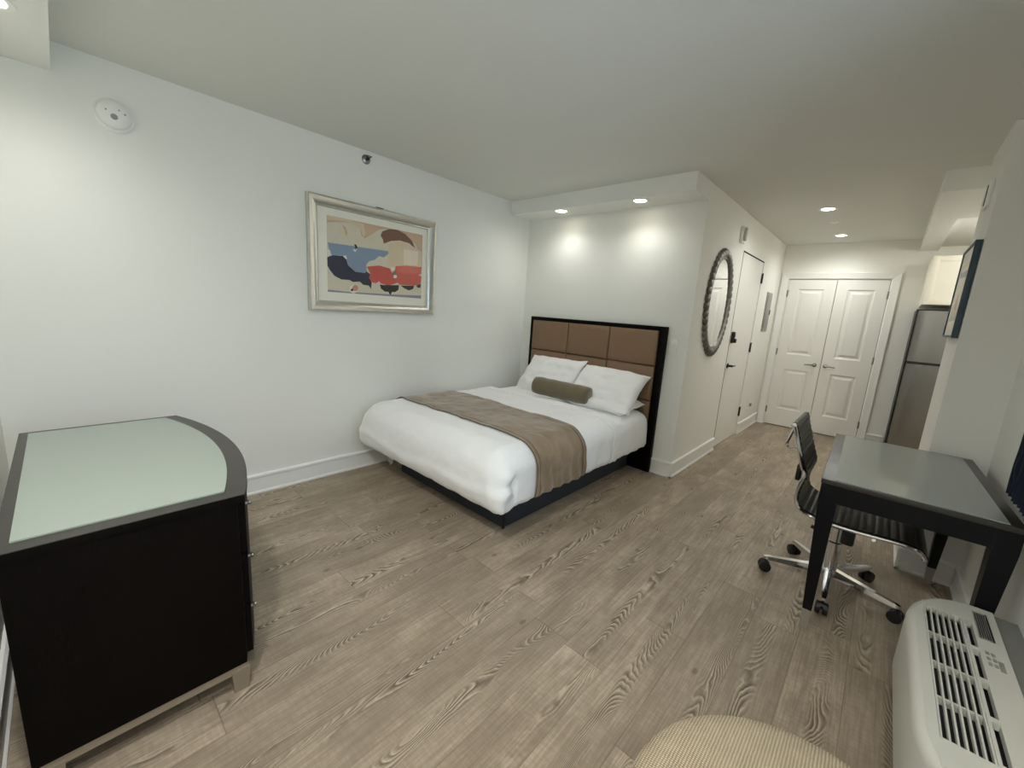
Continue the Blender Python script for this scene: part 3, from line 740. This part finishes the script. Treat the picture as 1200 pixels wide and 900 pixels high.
# base rail and block feet in champagne
b = MB(); n = 28
out = bowpoly(X0 + .01, X1 - .01, YB + .01, -.02); b.prism(out, f, .078, .107); b.build('base_rail', 'champagne', t, 30)
for x, y in ((X1 - .035, YF - .035), (X0 + .035, YF - .035), (X1 - .035, YB + .035), (X0 + .035, YB + .035)):
    b = MB(); b.hexa([(x - .024, y - .022, 0), (x + .024, y - .022, 0), (x + .024, y + .022, 0), (x - .024, y + .022, 0), (x - .03, y - .028, .09), (x + .03, y - .028, .09), (x + .03, y + .028, .09), (x - .03, y + .028, .09)]); b.build('foot', 'champagne', t)
for zi, (z0, z1) in enumerate(((.125, .315), (.322, .512), (.519, .712))):
    b = MB(); n = 24; xa, xb = X0 + .03, X1 - .03
    outer = [(xa + (xb - xa) * k / n, bow(xa + (xb - xa) * k / n)) for k in range(n + 1)]
    b.prism(outer + [(x, y - .022) for x, y in outer[::-1]], f, z0, z1)
    d = b.build('drawer', 'espresso', t, 30)
    for kx in (X0 + .05, X1 - .045):
        k = MB(); yk = bow(kx); zc = z1 - .020
        k.lathe([(.006, -.004), (.005, .006), (.009, .010), (.009, .014), (.006, .017), (0, .018)], (kx, yk, zc), 'y', 16); k.build('knob', 'nickel', d, 50)

# ------------------------------------------------------------------ desk
dk = thing('desk', (2.9946, -1.3604, 0), 'black writing desk with a smoked glass top and metal tipped legs by the pier', 'desk', rz=.0267)
W_, L_ = .591, 1.064
b = MB()
b.box((0, 0, .735), (W_, L_, .756), .002); b.build('tabletop', 'topwood', dk, 30, world=False)
b = MB(); b.box((.046, .010, .7555), (W_ - .042, L_ - .034, .7605), .001); b.build('glass_top', 'deskglass', dk, world=False)
b = MB(); b.box((.004, .004, .655), (W_ - .004, .024, .735)); b.box((.004, L_ - .024, .655), (W_ - .004, L_ - .004, .735)); b.box((W_ - .024, .02, .655), (W_ - .004, L_ - .02, .735)); b.box((.004, .02, .685), (.02, L_ - .02, .735))
b.build('apron', 'deskwood', dk, 30, world=False)
for sx, sy in ((0, 0), (1, 0), (0, 1), (1, 1)):
    def lp(a, c, z):
        return ((a if not sx else W_ - a), (c if not sy else L_ - c), z)
    def ring(o_, i_, z): return [lp(o_, o_, z), lp(i_, o_, z), lp(i_, i_, z), lp(o_, i_, z)]
    b = MB(); b.loops([ring(.030, .066, .105), ring(.003, .070, .655), ring(.003, .070, .734)]); lg = b.build('leg', 'deskwood', dk, 20, world=False)
    b = MB(); b.loops([ring(.037, .063, 0), ring(.030, .0665, .106)]); b.build('metal_tip', 'tip', lg, 20, world=False)

# ------------------------------------------------------------------ office chair
ch = thing('office_chair', (3.08, -.83, 0), 'black ribbed leather office chair with a chrome five star base tucked under the desk', 'chair')
PROF = [(2.824, .902), (2.829, .886), (2.842, .845), (2.862, .780), (2.886, .708), (2.903, .662), (2.906, .640), (2.897, .600), (2.889, .555), (2.891, .510), (2.908, .474), (2.945, .450), (3.00, .441), (3.08, .437), (3.16, .438), (3.24, .443), (3.31, .447), (3.355, .444), (3.385, .430), (3.398, .405)]
def resample(P, n):
    P = [Vector((x, 0, z)) for x, z in P]; d = [0]
    for a, c in zip(P, P[1:]): d.append(d[-1] + (c - a).length)
    out = []
    for k in range(n + 1):
        s = d[-1] * k / n; i = max(j for j in range(len(d) - 1) if d[j] <= s + 1e-9)
        u = (s - d[i]) / (d[i + 1] - d[i])
        p0, p1, p2, p3 = P[max(i - 1, 0)], P[i], P[i + 1], P[min(i + 2, len(P) - 1)]
        out.append(.5 * (2 * p1 + (p2 - p0) * u + (2 * p0 - 5 * p1 + 4 * p2 - p3) * u ** 2 + (3 * p1 - p0 - 3 * p2 + p3) * u ** 3))
    return out
SP = resample(PROF, 150)
YA, YZ = -1.045, -.615
def slab(P, ya, yz, front, back, ribs):
    b = MB(); n = len(P); F = []; K = []
    for i, p in enumerate(P):
        t_ = (P[min(i + 1, n - 1)] - P[max(i - 1, 0)]).normalized(); nr = Vector((-t_.z, 0, t_.x))
        if nr.z < 0 and abs(nr.z) > abs(nr.x) or (nr.x < 0 and i < n * .4): nr = -nr
        rb = .005 * abs(math.sin(PI * i / ribs)) ** .6 if ribs else 0
        F.append(p + nr * (front + rb)); K.append(p - nr * back)
    ring = F + K[::-1]
    b.loops([[(q.x, ya, q.z) for q in ring], [(q.x, yz, q.z) for q in ring]])
    return b
mid = next(i for i, p in enumerate(SP) if p.z < .60)
b = slab(SP[mid:], YA + .018, YZ - .018, .010, .008, 4.6); b.build('seat', 'leather', ch, 35)
b = slab(SP[:mid + 1], YA + .018, YZ - .018, .010, .008, 4.6); b.build('backrest', 'leather', ch, 35)
for y in (YA + .008, YZ - .008):
    b = MB(); b.tube([(p.x, y, p.z) for p in SP[::3]], .0095, 8); b.lathe([(.0, -.018), (.012, -.016), (.012, .016), (0, .018)], (2.824, y, .901), 'y', 12); b.build('side_rail', 'chrome', ch, 40)
b = MB(); b.tube([(2.824, YA + .02, .902), (2.824, YZ - .02, .902)], .013, 10); b.build('top_roll', 'leather', ch, 40)
for y in (YA + .012, YZ - .012):                                    # chrome loops behind the top of the backrest
    b = MB(); b.tube([(2.826, y, .892), (2.808, y, .815), (2.805, y, .792), (2.812, y, .780), (2.862, y, .774)], .007, 8); b.build('rear_grab_bar', 'chrome', ch, 40)
for y in (-.97, -.69):
    b = MB(); b.box((2.865, y - .03, .60), (2.888, y + .03, .69), .008); b.build('back_bracket', 'plastic', ch, 40)
b = MB(); b.box((2.97, -.93, .385), (3.20, -.73, .422), .010); b.lathe([(.045, .36), (.05, .385)], (3.08, -.83, 0), 'z', 20)
b.tube([(3.01, -.90, .40), (3.0, -.96, .385), (2.995, -.99, .38)], .006, 8); b.box((2.975, -1.015, .372), (3.012, -.985, .386), .005)
b.build('tilt_mechanism', 'plastic', ch, 40)
b = MB(); b.box((3.10, -1.0, .335), (3.155, -.95, .425), .012); b.build('tension_knob', 'plastic', ch, 40)
for xx in (3.02, 3.22):
    b = MB(); b.tube([(xx, YA + .01, .425), (xx, YA + .06, .410), (xx, YZ - .06, .410), (xx, YZ - .01, .425)], .008, 8); b.build('cross_bar', 'chrome', ch, 40)
b = MB(); b.lathe([(.034, .10), (.034, .27), (.026, .275), (.026, .365)], (3.08, -.83, 0), 'z', 24); b.build('gas_column', 'chrome', ch, 40)
st = MB(); st.lathe([(.036, .070), (.044, .080), (.044, .108), (.036, .118)], (3.08, -.83, 0), 'z', 24)
base = st.build('star_base', 'chrome', ch, 40)
for ang in (200, 128, 272, 344, 56):
    a = math.radians(ang); d = Vector((math.cos(a), math.sin(a), 0)); s = Vector((-d.y, d.x, 0)); c = Vector((3.08, -.83, 0))
    b = MB(); R = []
    for r, w_, z0, z1 in ((.03, .024, .078, .118), (.15, .020, .076, .106), (.285, .015, .074, .094), (.308, .012, .076, .090)):
        R.append([c + d * r - s * w_ + Vector((0, 0, z0)), c + d * r + s * w_ + Vector((0, 0, z0)), c + d * r + s * w_ * .7 + Vector((0, 0, z1)), c + d * r - s * w_ * .7 + Vector((0, 0, z1))])
    b.loops(R); b.build('base_arm', 'chrome', base, 50)
    cs = MB(); p = c + d * .298
    cs.tube([p + Vector((0, 0, .040)), p + Vector((0, 0, .072))], .007, 8)
    for q in (-1, 1):
        e = p + s * q * .016
        rings = []
        for off, rr in ((-.011, .020), (-.009, .030), (.009, .030), (.011, .020)):
            rings.append([e + s * off + d * rr * math.cos(k * PI / 9) + Vector((0, 0, .031 + rr * math.sin(k * PI / 9))) for k in range(18)])
        cs.loops(rings)
    cs.tube([p - s * .02 + d * .002 + Vector((0, 0, .045)), p + s * .02 + d * .002 + Vector((0, 0, .045))], .020, 10)
    cs.build('caster', 'plastic', base, 40)

# ------------------------------------------------------------------ packaged wall air conditioner
ac = thing('air_conditioner', (3.47, -1.85, 0), 'off white through wall air conditioner with a louvred top beside the desk', 'air conditioner')
AX0, AX1, AY0, AY1, AZ = 3.325, 3.560, -2.40, -1.335, .42
def ac_outline(i, r=.195, n=14):
    x0, x1, y0, y1 = AX0 + i, AX1, AY0 + i, AY1 - i; r = max(r - i, .01); P = [(x1, y0), (x1, y1)]
    P += [(x0 + r - r * math.sin(k * PI / 2 / n), y1 - r * 1.35 + r * 1.35 * math.cos(k * PI / 2 / n)) for k in range(n + 1)]
    P += [(x0 + r - r * math.cos(k * PI / 2 / n), y0 + r * 1.35 - r * 1.35 * math.sin(k * PI / 2 / n)) for k in range(n + 1)]
    return P
b = MB()
# top surface stops at the grille wells, so build the case as side loops plus a top ring
b.loops([[(x, y, z) for x, y in ac_outline(i)] for i, z in ((.004, .17), (0, .19), (0, .385), (.003, .402), (.012, .414), (.022, .4185))], cap=False)
b.prism(ac_outline(.006), f, .160, .172)
b.build('case', 'acbody', ac, 50)
b = MB(); g0, g1, gy0, gy1 = 3.372, 3.470, -2.175, -1.490
s0, s1 = 3.478, 3.494
top = [(x, y) for x, y in ac_outline(.022)]
def strip(x0, x1, y0, y1, z0=.400, z1=.4195, bev=0): b.box((x0, y0, z0), (x1, y1, z1), bev)
# top deck in strips around the wells
b.prism([p for p in top if p[0] <= g0 + .0001] + [(g0, max(p[1] for p in top if p[0] <= g0 + .0001) + .03), (g0, AY0 + .03)][::-1] if False else [(g0, AY0 + .115), (g0, AY1 - .115)] + [p for p in top if p[0] < g0 - .001], f, .400, .4195)
far = sorted([p for p in top if p[0] >= g0 and p[1] > AY1 - .3]); near = sorted([p for p in top if p[0] >= g0 and p[1] < AY0 + .3])
b.prism([(g0, AY1 - .115), (g0, gy1), (AX1, gy1)] + far[::-1], f, .400, .4195)
b.prism([(g0, AY0 + .115), (g0, gy0), (AX1, gy0)] + near[::-1], f, .400, .4195)
strip(g1, s0, gy0, gy1); strip(s1, AX1, gy0, gy1)
for k in range(4):
    a = gy0 + (gy1 - gy0) * k / 4
    strip(s0, s1, a - .010, a + .010)
strip(s0, s1, gy1 - .006, gy1)
b.build('top_deck', 'acbody', ac, 30)
b = MB(); b.box((g0 - .005, gy0 - .005, .384), (s1 + .005, gy1 + .005, .390)); b.build('grille_shade_sheet', 'acdark', ac)  # near-black sheet close under the louvres paints the shade between them
b = MB()
for k in range(7):
    x = g0 + .001 + (g1 - g0 - .006) * k / 6
    b.hexa([(x, gy0, .406), (x + .0035, gy0, .406), (x + .0035, gy1, .406), (x, gy1, .406), (x, gy0, .419), (x + .0042, gy0, .419), (x + .0042, gy1, .419), (x, gy1, .419)])
for k in range(1, 4):
    y = gy0 + (gy1 - gy0) * k / 4; b.box((g0, y - .003, .392), (g1, y + .003, .414))
b.build('louvre_grille', 'acbody', ac, 30)
b = MB(); b.box((3.503, -1.585, .4195), (3.538, -1.400, .4215), .001); b.build('control_flap', 'grey', ac)
b = MB()
for k in range(5): b.box((3.5065 + .0055 * k, -1.578, .4215), (3.5085 + .0055 * k, -1.415, .4235))
b.box((3.534, -1.583, .4195), (3.5385, -1.402, .4228))
b.build('flap_ribs', 'acdark', ac)
b = MB()
for k in range(3):
    for j in range(2): b.box((3.506 + .013 * j, -1.735 + .03 * k, .4195), (3.515 + .013 * j, -1.718 + .03 * k, .4215), .001)
b.box((3.530, -1.745, .4195), (3.542, -1.690, .4205)); b.build('control_buttons', 'grey', ac)
b = MB(); b.box((AX1, AY0 + .01, .0), (XR, AY1 - .01, .404)); b.build('wall_sleeve', 'sleeve', ac)
b = MB(); b.box((AX0 + .07, AY0 + .06, 0), (AX1, AY1 - .06, .162)); b.build('sub_base', 'sleeve', ac)

# ------------------------------------------------------------------ round ottoman
t = thing('ottoman', (3.178, -2.76, 0), 'round beige woven ottoman on the floor by the air conditioner', 'ottoman')
b = MB(); b.lathe([(.300, .05), (.322, .07), (.330, .16), (.331, .30), (.326, .385)], (3.178, -2.76, 0), 'z', 72); b.build('side_band', 'weave', t, 50)
b = MB(); b.lathe([(.326, .385), (.334, .396), (.332, .408), (.318, .424), (.28, .436), (.18, .446), (0, .450)], (3.178, -2.76, 0), 'z', 72); b.build('cushion_top', 'weave', t, 60)
b = MB(); b.tube([(3.178 + .333 * math.cos(k * PI / 40), -2.76 + .333 * math.sin(k * PI / 40), .388) for k in range(80)], .0055, 8, close=True); b.build('piping', 'weave', t, 60)
for k in range(4):
    a = PI / 4 + k * PI / 2; b = MB(); x, y = 3.178 + .24 * math.cos(a), -2.76 + .24 * math.sin(a)
    b.lathe([(.018, 0), (.026, .052)], (x, y, 0), 'z', 14); b.build('foot', 'espresso', t, 40)

# ------------------------------------------------------------------ kitchen corner
fr_ = thing('refrigerator', (3.58, 2.82, 0), 'stainless steel top freezer refrigerator in the kitchen recess past the pier', 'refrigerator')
FX0, FX1, FY0, FY1 = 3.277, 3.88, 2.50, 3.17
b = MB(); b.box((FX0, FY0 + .055, .015), (FX1, FY1, 1.672), .006); b.build('cabinet_body', 'fridgeside', fr_, 30)
def fdoor(name, z0, z1):
    b = MB(); n = 16; P = [(FX1, FY0 + .05), (FX0, FY0 + .05)]
    P += [(FX0 + (FX1 - FX0) * k / n, FY0 + .040 - .040 * math.sin(PI * k / n) ** .6) for k in range(n + 1)]
    b.prism(P, f, z0, z1); return b.build(name, 'steel', fr_, 40)
d1 = fdoor('freezer_door', 1.125, 1.66); d2 = fdoor('fridge_door', .05, 1.10)
b = MB(); b.box((FX0 + .02, FY0 + .0, 1.099), (FX1 - .1, FY0 + .04, 1.126), .004); b.build('handle_recess', 'plastic', fr_)
b = MB(); b.box((FX0 - .003, FY0 + .02, .02), (FX0 + .002, FY0 + .06, 1.672)); b.build('door_gap_strip', 'plastic', fr_)
cb = thing('wall_cabinet', (3.6, 2.85, 1.72), 'cream shaker wall cabinet above the refrigerator', 'cabinet')
b = MB(); b.box((3.300, 2.52, 1.72), (3.90, YC - .002, 2.21), .002); b.build('carcass', 'cabinet', cb, 30)
for xa, xb in ((3.303, 3.598), (3.602, 3.897)):
    b = MB(); yf = 2.50
    b.box((xa, yf, 1.723), (xa + .055, yf + .019, 2.207), .001); b.box((xb - .055, yf, 1.723), (xb, yf + .019, 2.207), .001)
    b.box((xa + .055, yf, 1.723), (xb - .055, yf + .019, 1.778), .001); b.box((xa + .055, yf, 2.152), (xb - .055, yf + .019, 2.207), .001)
    b.box((xa + .05, yf + .009, 1.77), (xb - .05, yf + .019, 2.16)); b.build('cabinet_door', 'cabinet', cb, 30)
# print on the pier's side
t = thing('framed_print', (XP, 0, 1.66), 'dark teal framed print with a pale mat, hanging by the kitchen', 'picture')
y0, y1, z0, z1 = -.238, .262, 1.402, 1.925
def rl(i, x): return [(x, y0 + i, z0 + i), (x, y1 - i, z0 + i), (x, y1 - i, z1 - i), (x, y0 + i, z1 - i)]
b = MB(); b.loops([rl(i, XP - x) for i, x in ((0, .002), (0, .030), (.014, .030), (.014, .022))], cap=False); b.build('frame', 'teal', t, 20)
b = MB(); b.loops([rl(.014, XP - .008), rl(.014, XP - .024)], cap=True); b.build('mat_board', 'matboard', t)
b = MB(); names = ['pale', 'tan', 'pink', 'greyb']
b.mi = 0; b.face([(XP - .0244, -.15, 1.50), (XP - .0244, .17, 1.50), (XP - .0244, .17, 1.83), (XP - .0244, -.15, 1.83)])
b.mi = 1; b.face([(XP - .0246, -.15, 1.50), (XP - .0246, .17, 1.50), (XP - .0246, .17, 1.58), (XP - .0246, .02, 1.62), (XP - .0246, -.15, 1.57)])
b.mi = 2; b.face([(XP - .0248, -.05, 1.56), (XP - .0248, .06, 1.57), (XP - .0248, .03, 1.66), (XP - .0248, -.03, 1.65)])
b.mi = 3; b.face([(XP - .0246, -.15, 1.74), (XP - .0246, .17, 1.76), (XP - .0246, .17, 1.79), (XP - .0246, -.15, 1.78)])
b.build('print', ['art_' + c for c in names], t)

# ------------------------------------------------------------------ curtain at the window's far edge
cu = thing('curtain', (3.57, -1.2, .79), 'dark navy curtain hanging on the right wall at the desk corner', 'curtain')
b = MB(); NX, NZ = 90, 24; rings = []
for j in range(NZ + 1):
    z = .800 + (2.27 - .800) * j / NZ; row = []
    for i in range(NX + 1):
        y = -1.005 - .44 * i / NX
        x = 3.582 + .020 * math.sin(i * .62 + .4 * math.sin(z * 3)) + (.012 * snoise((y * 12, z * 9, 0), 1) if z < .95 else 0)
        row.append((x, y, z + (.012 * snoise((y * 10, 3, 0), 1) if j == 0 else 0)))
    rings.append(row)
b.loops(rings, cap=False, wrap=False); bmesh.ops.solidify(b.bm, geom=b.bm.faces[:], thickness=.004); b.build('drape', 'navy', cu, 60)
b = MB(); b.tube([(3.58, -1.0, 2.285), (3.58, -3.2, 2.285)], .012, 10); b.lathe([(0, 0), (.02, .005), (.022, .02), (0, .035)], (3.58, -1.0, 2.285), 'y', 14); b.build('curtain_rod', 'darkmetal', cu, 40)
for y in (-1.06, -3.12):
    b = MB(); b.box((3.575, y - .012, 2.27), (XR, y + .012, 2.30), .003); b.build('rod_bracket', 'darkmetal', cu, 40)

# ------------------------------------------------------------------ daylight and camera
wd = bpy.data.worlds.new('overcast_sky'); SC.world = wd; wd.use_nodes = True
bg = wd.node_tree.nodes['Background']; bg.inputs['Color'].default_value = (.60, .81, 1, 1); bg.inputs['Strength'].default_value = SKY
pl = bpy.data.lights.new('window_portal', 'AREA'); pl.shape = 'RECTANGLE'; pl.size = WY1 - WY0; pl.size_y = WZ1 - WZ0; pl.cycles.is_portal = True
po = bpy.data.objects.new('window_portal', pl); COL.objects.link(po); po.location = (XR + .11, (WY0 + WY1) / 2, (WZ0 + WZ1) / 2); po.rotation_euler = (PI / 2, 0, PI / 2)

yaw, pitch, roll = .7325, -.1836, .0661
cy, sy, cp, sp, cr, sr = math.cos(yaw), math.sin(yaw), math.cos(pitch), math.sin(pitch), math.cos(roll), math.sin(roll)
fwd = Vector((-sy * cp, cy * cp, sp)); rt = Vector((cy, sy, 0)); up = rt.cross(fwd)
r2 = rt * cr + up * sr; u2 = -rt * sr + up * cr
cam = bpy.data.cameras.new('camera'); co = bpy.data.objects.new('camera', cam); COL.objects.link(co)
co.matrix_world = Matrix(((r2.x, u2.x, -fwd.x, 3.1061), (r2.y, u2.y, -fwd.y, -3.5736), (r2.z, u2.z, -fwd.z, 1.4059), (0, 0, 0, 1)))
cam.sensor_width = 36; cam.lens = 478.4576 / 1200 * 36; cam.clip_start = .02
SC.camera = co
SC.view_settings.view_transform = 'Standard'; SC.view_settings.look = 'None'
SC.view_settings.gamma = 1; SC.view_settings.use_curve_mapping = False
SC.view_settings.exposure = .62
SC.cycles.use_denoising = True; SC.cycles.max_bounces = 14; SC.cycles.diffuse_bounces = 8; SC.cycles.sample_clamp_indirect = 4
